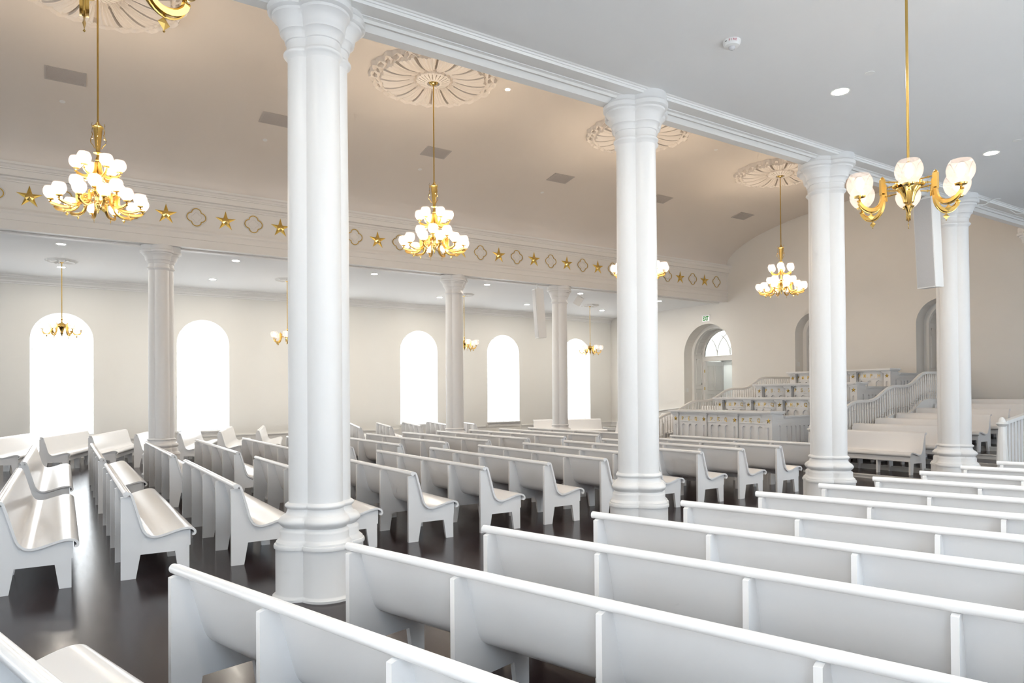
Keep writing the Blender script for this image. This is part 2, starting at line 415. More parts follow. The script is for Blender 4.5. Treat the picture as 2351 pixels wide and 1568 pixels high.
cap_prof = [(4.74,-.010)]+bulge(4.765,4.825,.002,.002,7,.026)+[(4.828,.0),(4.90,.0),(4.905,.012),(4.925,.016),(4.955,.026),(4.975,.046),(4.98,.056),(5.00,.058),(5.005,.062),
  (5.035,.066),(5.075,.082),(5.10,.108),(5.112,.124),(5.135,.126),(5.14,.146),(5.150,.162),(5.196,.166),(5.20,.160),(5.21,.150),(5.23,.146),(5.32,.146)]
CB, CS, CC = lobe_part(base_prof,'column_base'), lobe_part(shaft_prof,'column_shaft'), lobe_part(cap_prof,'column_capital')
near_col = ['biggest white clustered column, in the left foreground beside the nearest pews',
  'second biggest white clustered column, right of the middle chandelier',
  'white clustered column right of centre, in front of the lettered pulpits',
  'white clustered column at the right with the hanging grey speaker beside it',
  'white column cut off by the right edge, only its capital in view']
far_col = ['slim far column at the left, between the two leftmost arched windows',
  'slim far column hidden behind the big foreground column','slim far column right of the middle brass chandelier, beside the aisle windows',
  'slim far column with the tall white speaker hanging to its left','slim far column hidden behind the second big column']
for row,Y,lab in ((0,YN,near_col),(1,YF,far_col)):
    for k in range(5):
        t = thing('column', lab[k], 'column', (X0+k*S, Y, 0), 0, 'columns along the near side of the nave' if row==0 else 'columns along the far side of the nave')
        put('base', CB, t); put('shaft', CS, t); put('capital', CC, t)

# ------------------------------------------------------------------ gilt stars and quatrefoils on the frieze
def star_mesh(R, r, h, hc, name, core=True):
    m = MB(); vs = [(0,-h,0)]; n = 10
    for k in range(10):
        a = pi/2+2*pi*k/10; q = R if k % 2 == 0 else r
        vs.append((q*cos(a), 0 if k%2==0 else -.002, q*sin(a)))
    fs = [(0, 1+k, 1+(k+1)%10) for k in range(10)]
    m.add(vs, fs); m.add([(v[0], .004, v[2]) for v in vs[1:]], [tuple(range(10))])
    if core:
        c = [(0,-h-hc,0)]+[(r*.98*cos(pi/2+2*pi*k/10+0), -h*.75, r*.98*sin(pi/2+2*pi*k/10)) for k in range(10)]+[(r*1.0*cos(pi/2+2*pi*k/10), 0, r*1.0*sin(pi/2+2*pi*k/10)) for k in range(10)]
        m2 = MB(); m2.add(c, [(0,1+k,1+(k+1)%10) for k in range(10)]+[(1+k,11+k,11+(k+1)%10,1+(k+1)%10) for k in range(10)])
        return m.mesh(name, GOLD, smooth=False), m2.mesh('star_core', BRASS, smooth=False)
    return m.mesh(name, GOLD, smooth=False)
STAR, SCORE = star_mesh(.245, .085, .028, .022, 'gilt_star')
def quat_path(R, d, n=14):
    pts = []; xn = (2*d+sqrt(max(0,4*d*d-8*(d*d-R*R))))/4; a1 = atan2(xn, xn-d)
    for q in range(4):
        for k in range(n):
            t = -a1+2*a1*k/n; x, z = d+R*cos(t), R*sin(t); ca, sa = cos(q*pi/2), sin(q*pi/2)
            pts.append((x*ca-z*sa, 0, x*sa+z*ca))
    return pts
m = MB(); m.tube(quat_path(.105,.100), .0105, 6, closed=True, up=(0,1,0)); QUAT = m.mesh('gilt_quatrefoil', GOLD, 60)
m = MB(); m.tube(quat_path(.135,.105), .006, 5, closed=True, up=(0,1,0)); m.tube(quat_path(.055,.06), .005, 5, closed=True, up=(0,1,0)); QRIM = m.mesh('carved_rim', FRZ, 60)
sx0, sp = -.575, 1.2945
for k in range(17):
    x = sx0+sp*k
    t = put('gilt_star', STAR, None, (x, fy-.004, 6.02)); put('faceted_boss', SCORE, t)
    tag(t, '%s gilt five-pointed star from the left on the frieze' % WORDS[k], 'star', 'gilt stars on the frieze')
for k in range(-1,17):
    x = sx0+sp*(k+.5)
    t = put('gilt_quatrefoil', QUAT, None, (x, fy-.012, 6.03)); put('carved_rim', QRIM, t, (0,.010,0))
    tag(t, '%s gilt quatrefoil outline from the left on the frieze' % WORDS[k+1], 'ornament', 'gilt quatrefoils on the frieze')
# ------------------------------------------------------------------ pews
def ply_center():
    # centre line of the bent back-and-seat panel in (x,z), from the neck at the top rail to the front curl
    P = [(.058,.836),(.075,.836),(.088,.822),(.098,.795),(.122,.71),(.150,.608),(.168,.54),(.183,.487),(.198,.452),(.222,.421),(.255,.400),(.292,.392),
         (.335,.396),(.385,.408),(.440,.424),(.500,.441),(.545,.450),(.585,.453),(.620,.448),(.645,.433),(.658,.412),(.655,.392),(.642,.382),(.630,.386)]
    # smooth once (Chaikin)
    for _ in range(1):
        Q = [P[0]]
        for a,b in zip(P,P[1:]):
            Q += [(a[0]*.75+b[0]*.25, a[1]*.75+b[1]*.25), (a[0]*.25+b[0]*.75, a[1]*.25+b[1]*.75)]
        P = Q+[P[-1]]
    return P
PC = ply_center()
def offs(P, t):
    a, b = [], []
    for i,p in enumerate(P):
        q, r = P[max(i-1,0)], P[min(i+1,len(P)-1)]
        dx, dz = r[0]-q[0], r[1]-q[1]; l = hypot(dx,dz) or 1
        a.append((p[0]-dz/l*t, p[1]+dx/l*t)); b.append((p[0]+dz/l*t, p[1]-dx/l*t))
    return a, b
PA, PB = offs(PC, .011)
# standard outline: rear edge, under the panel, front leg, arch
under = [p for p in PB if .085 < p[0] < .606 and p[1] > .37]
i0 = max(range(len(PB)), key=lambda i: (PB[i][0] < .595, i))
cut = []
for p in PB:
    if p[0] >= .605: break
    if p[1] < .80: cut.append(p)
STD = [(0,0),(0,.795),(.03,.803),(.075,.803)]+cut+[(.605,cut[-1][1]),(.605,0),(.508,0),(.474,.228),(.168,.228),(.128,0)]
PEWM = {}
def pew_meshes(L, nb):
    key = (round(L,3), nb)
    if key in PEWM: return PEWM[key]
    h = L/2
    m = MB(); m.strip(PA, PB, -h-.035, h+.035); shell = m.mesh('pew_curved_seat', PEW, 35)
    m = MB(); n = 18; c = (.044,.829); r = .0265
    m.prism([(c[0]+r*cos(2*pi*k/n), c[1]+r*sin(2*pi*k/n)) for k in range(n)], -h-.035, h+.035); rail = m.mesh('pew_top_rail', PEW, 40)
    def std(t):
        m = MB(); m.prism(STD, -t/2, t/2); me = m.mesh('pew_standard', PEW, 30)
        return me
    m = MB(); m.box(.598,.617,-h,h,.272,.435); apron = m.mesh('pew_apron', PEW, 30)
    PEWM[key] = (shell, rail, std(.036), std(.032), apron); return PEWM[key]
BEVEL = True
def pew(x, y, phi, L, nb, label, group, z=0, name='pew'):
    shell, rail, endp, div, apron = pew_meshes(L, nb)
    t = thing(name, label, 'pew' if name=='pew' else 'bench', (x,y,z), phi, group)
    put('curved_seat', shell, t); put('top_rail', rail, t); put('apron', apron, t)
    for k in range(nb+1):
        yy = -L/2+.018+(L-.036)*k/nb
        put('end_panel' if k in (0,nb) else 'divider', endp if k in (0,nb) else div, t, (0,yy,0))
    return t
AN, AF = radians(16.0), radians(-15.5)
def place_end(x, y, phi, L, end, *a, **k):
    # (x,y) = position of the pew's rear corner at its +y (end=1) or -y (end=-1) end
    ax = (-sin(phi), cos(phi))
    return pew(x-end*L/2*ax[0], y-end*L/2*ax[1], phi, L, *a, **k)
LN, LM1, LM2, LF = 3.70, 3.52, 4.22, 3.72
rowsN = 12
for i in range(-1, 11):
    lab = ('white pew at the bottom left corner, only its seat and rail in view' if i == -1 else
           '%s white pew up from the bottom edge in the big right-hand block' % WORDS[i])
    place_end(.472+.979*i, 4.115, AN, LN, 1, 4, lab, 'white pews in the right foreground block')
for i in range(-1, 12):
    X = .468+1.005*i
    lab = ('white pew with its glossy seat towards us, at the left edge of the photo' if i == -1 else
           '%s white pew from the left in the nearer half of the middle block' % WORDS[i])
    place_end(X, 7.66, 0, LM1, -1, 4, lab, 'white pews in the nearer half of the middle block')
    lab = ('glossy white pew behind the one cut by the left edge' if i == -1 else
           '%s white pew from the left in the farther half of the middle block' % WORDS[i])
    place_end(.455+.986*i, 12.33, 0, LM2, -1, 4, lab, 'white pews in the farther half of the middle block')
for i in range(-2, 12):
    lab = '%s white pew from the left in the angled row along the window wall' % WORDS[i+2]
    place_end(.53+.997*i, 20.08, AF, LF, -1, 4, lab, 'angled white pews along the window wall')
# ------------------------------------------------------------------ ceiling medallions
def medallion_mesh(R, name, mat, lobesn=16, relief=.15, nr=60, nt=384):
    m = MB(); vs = []
    def edge(a): return R*(.93+.045*abs(cos(lobesn/2*a))+.03*abs(cos(lobesn*a+.6)))
    def h(u, a):
        leaf = abs(((a*lobesn/(2*pi)) % 1)-.5)*2           # 0 at the leaf's rib, 1 between leaves
        if u < .10: return .55
        if u < .27:
            t = (u-.10)/.17; fl = abs(((a*24/(2*pi)) % 1)-.5)*2
            return .55+.45*(1-t)**.5-(.22 if fl > .80 and .25 < t < .85 else 0)
        if u < .31: return .18
        w = (u-.31)/.69
        prof = .35+.55*sin(pi*min(1, w*1.02))
        rib = .16*cos(leaf*pi*.5)+.10*cos(leaf*5*pi)*(1-w*.5)
        v = prof+rib
        slot = .90-.22*abs(w-.42)
        if leaf > slot and .10 < w < .72: v = -.05           # dark slots between the leaves
        if w > .74:                                         # scrolled tips
            s = abs(((a*lobesn*2/(2*pi)+.25) % 1)-.5)*2; q = (w-.74)/.26
            v = .30+.55*abs(sin(q*pi*1.5))*(1-.6*s)
            if abs(q-.48) < .13 and s < .6: v = -.05
            if q > .93: v = .0
        return v
    for i in range(nr+1):
        u = i/nr
        for k in range(nt):
            a = 2*pi*k/nt; r = u*edge(a); vs.append((r*cos(a), r*sin(a), -relief*h(u,a)))
    fs = [(i*nt+k, i*nt+(k+1)%nt, (i+1)*nt+(k+1)%nt, (i+1)*nt+k) for i in range(nr) for k in range(nt)]
    m.add(vs, fs); return m.mesh(name, mat, 32)
MED = medallion_mesh(1.26, 'acanthus_medallion', STUC)
MEDS = medallion_mesh(.37, 'small_medallion', TRIM, 10, .06, 30, 120)
NCH = [.457, 5.957, 11.457, 16.95]; NCH[1] = 6.11; NCH[2] = 11.55
medl = ['plaster acanthus medallion cut by the top edge at upper left','big plaster acanthus medallion above the middle brass chandelier',
        'plaster acanthus medallion behind the capital of the second big column','plaster acanthus medallion above the farthest brass chandelier']
for k,x in enumerate(NCH):
    t = put('ceiling_medallion', MED, None, (x, YC, 8.033)); tag(t, medl[k], 'medallion', 'plaster medallions on the nave ceiling')
ACH = [-.01, 5.70, 11.80, 17.47]; YA = 21.2
medf = ['small white medallion above the brass chandelier by the leftmost window','small white medallion half hidden behind the biggest column',
        'small white medallion peeking out right of a slim column','small white medallion above the aisle chandelier near the corner']
for k,x in enumerate(ACH):
    t = put('ceiling_medallion', MEDS, None, (x, YA, ZA+.02)); tag(t, medf[k], 'medallion', 'small medallions on the far aisle ceiling')

# ------------------------------------------------------------------ chandeliers
def lat(prof, name, mat=None, seg=24, flat=False):
    m = MB(); m.lathe(prof, seg); return m.mesh(name, mat or BRASS, 35, not flat)
shade_prof = [(.030,-.095),(.045,-.092),(.068,-.075),(.090,-.045),(.102,-.010),(.104,.020),(.098,.050),(.086,.078),(.074,.095)]
m = MB(); m.lathe([(r*(1),z) for r,z in shade_prof], 24); SHD = m.mesh('globe_shade', SHADE, 80)
m = MB(); m.lathe([(0.001,-.05),(.024,-.03),(.027,.008),(.001,.042)], 7); BLB = m.mesh('lamp_bulb', BULB, 80); BLBA = BLB.copy(); BLBA.materials[0] = BULBA
# gallery that holds a shade
m = MB(); m.lathe([(.006,-.150),(.010,-.146),(.006,-.135),(.012,-.128),(.008,-.118),(.016,-.108),(.044,-.102),(.047,-.090),(.044,-.092),(.030,-.100),(.012,-.104)], 16); GAL = m.mesh('shade_gallery', BRASS, 35)
m = MB()
m.lathe([(.001,-.012),(.009,-.008),(.004,0)], 8)
m.add([(0,0,-.010),(.028,0,-.038),(0,0,-.066),(-.028,0,-.038),(0,.007,-.038),(0,-.007,-.038)], [(0,1,4),(1,2,4),(2,3,4),(3,0,4),(1,0,5),(2,1,5),(3,2,5),(0,3,5)])
m.lathe([(.001,-.075),(.006,-.070),(.001,-.062)], 8)
PEND = m.mesh('arm_pendant', BRASSR, 20, False)
def arm_mesh(r0, r1, zh, dip, name, bracket=True):
    # arm in the local xz plane, from hub radius r0 to shade radius r1; shade centre is z=0
    m = MB(); zt = -.145
    rb = r0+(r1-r0)*.38 if bracket else r0
    if bracket:
        for z in (zh, zh-.075):
            m.tube([(r0,0,z),(rb,0,z)], .006, 6); m.lathe([(.001,-.012),(.012,0),(.001,.012)], 8, ((r0+rb)/2,0,z))
        m.tube([(rb,0,zh+.02),(rb,0,zh-.11)], .01, 4, w=(.017,.018)); m.lathe([(.001,-.018),(.018,0),(.001,.018)], 10, (rb,0,zh+.03))
        m.tube([(rb-.028,0,zh-.02),(rb-.034,0,zh-.12)], .006, 6)
        zs = zh-.10
    else: zs = zh
    path = []; cx = (rb+r1)/2; hw = (r1-rb)/2
    for i in range(15):
        a = pi+pi*i/14; q = abs(sin(a)); zl = zs+(zt-zs)*i/14
        path.append((cx+hw*cos(a), 0, zl*(1-q)+dip*q))
    m.tube(path, .011, 6, w=(.012,.017), up=(0,1,0))
    m.tube([(x,0,z+.021) for x,y,z in path[1:-1]], .005, 5, up=(0,1,0)); m.tube([(x,0,z-.021) for x,y,z in path[1:-1]], .005, 5, up=(0,1,0))
    m.tube([(r1-.012,0,zt+.004),(r1+.022,0,zt+.012)], .008, 6)
    return m.mesh(name, ARMB, 35), min(path, key=lambda p:p[2])
def add_arm(t, arm, low, r1, z, ang, pend=True, s=1.0, blb=None):
    c, sn = cos(ang), sin(ang)
    a = put('arm', arm, t, (0,0,z), (0,0,ang))
    if pend: put('pendant', PEND, a, (low[0],0,low[2]-.012))
    put('gallery', GAL, a, (r1,0,0))
    g = put('globe_shade', SHD, t, (r1*c, r1*sn, z), (0,0,ang), (s,s,s)); put('bulb', blb or BLB, g)
# six-light aisle chandelier; local z=0 at the level of the shade centres
HUB = lat([(.001,-.27),(.010,-.262),(.016,-.245),(.010,-.232),(.018,-.222),(.026,-.20),(.040,-.185),(.044,-.178),(.030,-.17),(.026,-.155),(.040,-.145),(.048,-.10),(.066,-.06),(.092,-.03),
  (.094,-.022),(.112,-.018),(.124,-.006),(.126,.008),(.118,.014),(.100,.02),(.104,.03),(.086,.055),(.05,.075),(.026,.085),(.02,.10),(.014,.13)], 'chandelier_hub', None, 24)
CROWN = lat([(.012,.12),(.018,.125),(.020,.14),(.012,.145),(.026,.165),(.030,.185),(.016,.180),(.012,.20)], 'rod_crown', None, 12)
ARM6, LOW6 = arm_mesh(.105, .42, .03, -.215, 'scroll_arm')
CUP = lat([(.012,-.075),(.03,-.07),(.052,-.052),(.062,-.03),(.060,-.01),(.055,0)], 'ceiling_cup', None, 20)
def rod_mesh(L, r, name):
    m = MB(); m.lathe([(r,0),(r,L)], 10, closed=True); return m.mesh(name, BRASSR, 40)
def aisle_chandelier(x, y, z, ang0, zc, label):
    t = thing('chandelier', label, 'chandelier', (x,y,z), 0, 'six-light brass chandeliers in the aisles')
    put('hub', HUB, t); put('rod_crown', CROWN, t)
    put('rod', rod_mesh(zc-z-.17, .011, 'hanging_rod'), t, (0,0,.14)); put('ceiling_cup', CUP, t, (0,0,zc-z-.004))
    for k in range(6): add_arm(t, ARM6, LOW6, .42, 0, ang0+k*pi/3, True, 1.0, BLBA)
    return t
labs = ['small brass chandelier hanging in front of the leftmost arched window','small brass chandelier mostly hidden behind the biggest column',
        'small brass chandelier peeking out from behind the slim column right of centre','small brass chandelier in the far right corner of the window aisle']
for k,x in enumerate(ACH): aisle_chandelier(x, YA, 3.64, radians(62+8*k), ZA+.02, labs[k])
aisle_chandelier(6.08, 3.10, 3.53, radians(207.5), ZA, 'nearest brass chandelier with six frosted globes, at the upper right')
aisle_chandelier(.07, 3.0, 3.56, radians(88.6), ZA, 'brass chandelier cut off by the top edge at upper left, only its arm tips showing')
# large nave chandelier; local z=0 at its lowest point, as measured on the farthest one
URN = lat([(.012,1.44),(.016,1.45),(.012,1.46),(.016,1.47),(.012,1.48),(.018,1.455),(.028,1.43),(.055,1.40),(.076,1.385),(.078,1.375),(.066,1.365),(.062,1.35),(.052,1.24),(.040,1.12),(.030,1.03),(.026,1.0),
  (.028,.995),(.060,.985),(.062,.978),(.030,.965),(.020,.955),(.020,.93),(.034,.88),(.036,.87),(.030,.86)][4:], 'urn', BRASSR, 12)
m = MB()
for k in range(3):
    a = 2*pi*k/3+.4; c, s = cos(a), sin(a)
    q = [(.065,1.385),(.092,1.36),(.096,1.30),(.082,1.27),(.10,1.24),(.118,1.20),(.112,1.15),(.08,1.11),(.05,1.06)]
    m.tube([(r*c, r*s, z) for r,z in q], .006, 6); m.lathe([(.001,-.016),(.016,0),(.001,.016)], 8, (.09*c,.09*s,1.215))
    m.tube([(r*c, r*s, z) for r,z in [(.085,1.375),(.10,1.42),(.092,1.45)]], .005, 6)
HANDLE = m.mesh('urn_scrolls', BRASS, 40)
STEM = lat([(.030,.86),(.040,.85),(.042,.79),(.030,.76),(.022,.72),(.022,.68),(.034,.65),(.036,.62),(.024,.58),(.020,.54),(.034,.52),(.034,.50),(.030,.48),(.055,.46),(.085,.42),(.085,.40),(.060,.36),(.040,.28),(.030,.22),
  (.042,.20),(.040,.18),(.016,.14),(.014,.11),(.010,.08),(.001,.06)], 'chandelier_stem', None, 20)
ARMT, LOWT = arm_mesh(.035, .285, .02, -.20, 'upper_arm', False)
ARMM, LOWM = arm_mesh(.05, .30, -.03, -.17, 'middle_arm', False)
ARML, LOWL = arm_mesh(.07, .60, .03, -.185, 'lower_arm', True)
def nave_chandelier(x, z, zc, ang0, label):
    t = thing('chandelier', label, 'chandelier', (x,YC,z), 0, 'large three-tier brass chandeliers over the nave')
    put('urn', URN, t); put('urn_scrolls', HANDLE, t); put('stem', STEM, t)
    put('rod', rod_mesh(zc-z-1.50, .013, 'hanging_rod'), t, (0,0,1.47)); put('ceiling_cup', CUP, t, (0,0,zc-z-.085), None, (1.5,1.5,1.2))
    for k in range(6): add_arm(t, ARMT, LOWT, .285, .815, ang0+k*pi/3, True, .92)
    for k in range(6): add_arm(t, ARMM, LOWM, .30, .485, ang0+(k+.5)*pi/3, False, .92)
    for k in range(12): add_arm(t, ARML, LOWL, .60, .285, ang0+(k+.5)*pi/6, True, .92)
labs = ['big three-tier brass chandelier at the left, in front of the frieze','big three-tier brass chandelier in the middle of the photo',
        'big brass chandelier behind the second big column, a few globes showing each side','farthest three-tier brass chandelier, left of the third big column']
for k,x in enumerate(NCH): nave_chandelier(x, 4.49, 8.03, radians((50,28,40,33)[k]), labs[k])

# ------------------------------------------------------------------ recessed lights, vents, sprinklers, detectors
m = MB(); m.lathe([(.085,.012),(.085,-.002),(.105,-.004),(.108,.012)], 28); CANR = m.mesh('light_trim', TRIM, 40)
m = MB(); m.lathe([(.001,-.001),(.086,-.001)], 14); CANL = m.mesh('light_lens', CAN, 40)
def can(x, y, z, label, group):
    t = put('recessed_light', CANR, None, (x,y,z)); put('lens', CANL, t, (0,0,-.0015)); tag(t, label, 'ceiling light', group)
can(7.69, 4.69, ZA, 'round recessed light in the near ceiling, left of the brass rod', 'recessed lights in the near aisle ceiling')
can(11.57, 4.70, ZA, 'round recessed light at the right edge of the near ceiling', 'recessed lights in the near aisle ceiling')
for x,y in ((-.05,4.69),(3.82,4.69),(-.05,1.45),(3.82,1.45),(7.69,1.45),(11.57,1.45)):
    can(x, y, ZA, 'round recessed light in the near ceiling, outside the photograph', 'recessed lights overhead')
fr = ['recessed light just below the frieze beam, above the small left chandelier','recessed light below the frieze beam, right of the leftmost slim column',
      'recessed light below the frieze beam, just right of the biggest column','recessed light in the window aisle above the slim column right of centre','recessed light hidden behind a slim far column','recessed light right of the second big column under the beam end']
bk = ['recessed light crossed by the rod of the small left chandelier','recessed light near the window wall, right of the leftmost slim column','recessed light near the window wall behind the biggest column',
      'recessed light just left of the slim column right of centre','recessed light near the window wall, left of the tall speaker','recessed light near the window wall, right of the corner chandelier']
for k in range(6):
    can(3.81*k-.02, 18.98, ZA+.02, fr[k], 'recessed lights in the far aisle ceiling'); can(3.81*k-.02, 22.30, ZA+.02, bk[k], 'recessed lights in the far aisle ceiling')
m = MB(); m.lathe([(.001,-.004),(.050,-.004),(.054,.012)], 24); DISC = m.mesh('sprinkler_cover', TRIM, 40)
def disc(x,y,z,label,group): tag(put('sprinkler_cover', DISC, None, (x,y,z)), label, 'sprinkler cover', group)
disc(7.52, 4.24, ZA, 'small round white cover on the near ceiling above the recessed light', 'sprinkler covers on the near ceiling')
disc(11.32, 4.27, ZA, 'small round white cover on the near ceiling at the right edge', 'sprinkler covers on the near ceiling')
def vz(y): return 6.655+1.375*sqrt(max(0,1-((y-YC)/5.60)**2))
def vang(y): return atan2(vz(y+.01)-vz(y-.01), .02)
m = MB(); m.box(-.33,.33,-.225,.225,-.012,.0); VF = m.mesh('vent_frame', VENT, 30)
m = MB()
for k in range(22): m.box(-.30,.30,-.205+k*.0186,-.205+k*.0186+.009,-.016,-.012)
VL = m.mesh('vent_louvers', VENT, 30)
vl = ['grey ceiling vent at the upper left','grey ceiling vent left of the biggest column','grey ceiling vent crossed by the rod of the middle chandelier','grey ceiling vent left of the second big column',
      'grey ceiling vent just right of the second big column','grey ceiling vent left of the farthest chandelier']
for k in range(6):
    x = .06+3.846*k; y = 15.30
    t = put('ceiling_vent', VF, None, (x, y, vz(y)-.003), (vang(y),0,0)); put('louvers', VL, t); tag(t, vl[k], 'vent', 'grey vents on the curved nave ceiling')
for k in range(5):
    x = .01+3.86*k; y = 16.17
    t = put('sprinkler_cover', DISC, None, (x,y,vz(y)-.002), (vang(y),0,0))
    tag(t, '%s small round cover from the left along the curved nave ceiling' % WORDS[k], 'sprinkler cover', 'sprinkler covers on the curved ceiling')
t = put('recessed_light', CANR, None, (7.648, 11.85, 8.027), None, (.55,.55,1)); put('lens', CANL, t, (0,0,-.0015)); tag(t, 'tiny bright light on the nave ceiling right of the middle medallion', 'ceiling light')
# fire alarm strobe
def text(name, s, size, mat, parent, loc, rot, ext=.0008, align='CENTER', bold=0):
    c = bpy.data.curves.new(name, 'FONT'); c.body = s; c.size = size; c.extrude = ext; c.offset = bold; c.align_x = align; c.align_y = 'CENTER'
    tmp = bpy.data.objects.new(name, c); COL.objects.link(tmp)
    me = bpy.data.meshes.new_from_object(tmp.evaluated_get(bpy.context.evaluated_depsgraph_get())); bpy.data.objects.remove(tmp)
    me.materials.clear(); me.materials.append(mat)
    return put(name, me, parent, loc, rot)
va = atan2(-4.6,-5.66)+.12
t = thing('fire_alarm', 'round white fire alarm strobe with red FIRE lettering on the near ceiling', 'fire alarm', (5.66, 4.60, ZA))
m = MB(); m.lathe([(.088,.012),(.088,-.012),(.084,-.03),(.072,-.052),(.060,-.056),(.001,-.056)], 36); put('housing', m.mesh('alarm_housing', BOXW, 35), t)
m = MB(); m.lathe([(.034,-.055),(.034,-.062),(.030,-.078),(.016,-.088),(.001,-.09)], 20); put('strobe_lens', m.mesh('strobe_lens', LENS, 60), t)
m = MB(); m.box(-.009,.009,-.002,.002,-.0025,.0025); sa = va-.80; put('slot', m.mesh('alarm_slot', DARK), t, (.0868*cos(sa),.0868*sin(sa),-.022), (0,0,sa+pi/2))
for k,ch in enumerate('FIRE'):
    a = va+(k-1.5)*.25
    text('lettering', ch, .030, RED, t, (.0868*cos(a), .0868*sin(a), -.022), (pi/2+.22, 0, a+pi/2))
t = put('smoke_detector', DISC, None, (14.05, 11.95, 8.028)); tag(t, 'small white detector on the nave ceiling left of the farthest medallion', 'detector')

# ------------------------------------------------------------------ loudspeakers
def column_speaker(x, y, ztop, h, yaw, tilt, label, w=.21, d=.20):
    t = thing('column_loudspeaker', label, 'loudspeaker', (x,y,ztop-h), yaw); t.rotation_euler = (0, tilt, yaw)
    m = MB(); m.box(-d/2,d/2,-w/2,w/2,0,h); put('cabinet', m.mesh('speaker_cabinet', BOXW, 30), t)
    m = MB(); m.box(d/2,d/2+.008,-w/2+.012,w/2-.012,.02,h-.02); put('grille', m.mesh('speaker_grille', GRILLE, 30), t)
    m = MB(); m.box(-.03,.03,-.05,.05,h,h+.05); m.tube([(0,0,h+.04),(0,0,h+.16)], .018, 8); put('mounting_bracket', m.mesh('speaker_bracket', BOXW, 30), t)
    m = MB(); m.tube([(-.02,-w/2-.004,h*.98),(-.02,-w/2-.006,h*.5),(-.015,-w/2-.004,h*.46)], .004, 5); put('cable', m.mesh('speaker_cable', TRIM, 40), t)
    return t
column_speaker(12.84, 6.19, 5.17, 1.56, radians(178), radians(4), 'tall white loudspeaker with a grey grille hanging beside the big column at the right', .32, .26)
column_speaker(12.80, 17.98, 5.16, 1.56, radians(170), radians(4), 'tall slim white loudspeaker hanging left of a slim far column', .27, .28)
t = thing('wall_loudspeaker', 'small white tilted box speaker beside the capital of the slim far column', 'loudspeaker', (14.42,18.06,4.94), radians(-35)); t.rotation_euler = (radians(18),radians(32),radians(-35))
m = MB(); m.box(-.12,.12,-.11,.11,-.17,.12); put('cabinet', m.mesh('box_cabinet', BOXW, 30), t)
m = MB(); m.tube([(0,0,.12),(-.05,0,.22)], .015, 6); put('mounting_bracket', m.mesh('box_bracket', BOXW, 30), t)
for (x,y),lab,sd in (((15.55,6.02),'thin white cable loop at the ceiling above the capital beside the grey speaker',1),((16.9,5.9),'thin white cable loop at the ceiling near the right edge',-1)):
    m = MB(); m.tube([(-.45,0,0),(-.25,0,-.12),(-.08,0,-.10),(.05,0,-.02),(.12,.0,.0),(.2,0,.0)], .009, 5)
    t = put('cable_loop', m.mesh('cable_loop', TRIM, 50), None, (x-1.3,y-.2,ZA-.005), (0,0,radians(-32))); tag(t, lab, 'cable')
t = thing('device_box', 'small white box hanging behind the capital at the right', 'box', (14.16,6.62,4.92)); m = MB(); m.box(-.1,.1,-.08,.08,-.2,.26); put('cabinet', m.mesh('device_cabinet', BOXW, 30), t)
# ------------------------------------------------------------------ lettered pulpits
def arch_cells(mb, cells, z0, z1, zs, dep, MAP, seg=10, th=.03):
    # front sheet with round-topped recesses; cells = [(s_left, s_right)], MAP(s,z,d) -> world-local point
    def q(*p): mb.add([MAP(*a) for a in p], [(0,1,2,3)])
    s0, s1 = cells[0], cells[-1]
    def wallq(a, b, n=4):
        for i in range(n):
            u, v = a+(b-a)*i/n, a+(b-a)*(i+1)/n
            q((u,z0,0),(v,z0,0),(v,z1,0),(u,z1,0))
    cur = s0
    for l,r in cells[1:-1]:
        if l > cur: wallq(cur, l)
        c, R = (l+r)/2, (r-l)/2
        arc = [(c-R*cos(pi*i/seg), zs+R*sin(pi*i/seg)) for i in range(seg+1)]
        for (a,b),(e,f) in zip(arc, arc[1:]): q((a,b,0),(e,f,0),(e,z1,0),(a,z1,0))
        pts = [(l,z0)]+arc+[(r,z0)]
        for (a,b),(e,f) in zip(pts, pts[1:]): q((a,b,0),(e,f,0),(e,f,dep),(a,b,dep))
        for (a,b),(e,f) in zip(arc, arc[1:]): q((a,z0,dep),(e,z0,dep),(e,f,dep),(a,b,dep))
        cur = r
    if s1 > cur: wallq(cur, s1)
LET = {  # strokes in a unit box: polylines, width ratio
 'P': ([[(.18,0),(.18,1)],[(.18,1),(.55,1),(.75,.88),(.78,.72),(.70,.56),(.5,.5),(.18,.5)]], [(0,.36,0),(0,.3,1)]),
 'E': ([[(.18,0),(.18,1)],[(.18,1),(.78,1),(.78,.80)],[(.18,.52),(.58,.52)],[(.18,0),(.82,0),(.82,.22)]], [(0,.3,0),(0,.3,1)]),
 'Q': ([[(.45,1),(.2,.88),(.1,.6),(.12,.3),(.28,.06),(.5,0),(.72,.1),(.86,.38),(.84,.7),(.7,.92),(.45,1)],[(.5,.18),(.68,-.02),(.86,-.14),(.95,-.06)]], []),
 'H': ([[(.18,0),(.18,1)],[(.78,0),(.78,1)],[(.18,.5),(.78,.5)]], [(.02,.34,0),(.02,.34,1),(.62,.94,0),(.62,.94,1)]),
 'M': ([[(.15,0),(.15,1)],[(.15,1),(.5,.2),(.85,1)],[(.85,0),(.85,1)]], [(0,.3,0),(0,.25,1),(.7,1,0),(.78,1,1)]),
 'S': ([[(.78,.74),(.78,.92),(.5,1),(.25,.93),(.17,.76),(.28,.6),(.68,.42),(.8,.24),(.7,.06),(.45,0),(.18,.08),(.15,.28)]], []),
 'Z': ([[(.16,.8),(.16,1),(.8,1),(.14,0),(.82,0),(.82,.22)]], []),
 '.': ([[(.42,.0),(.42,.09)]], [])}
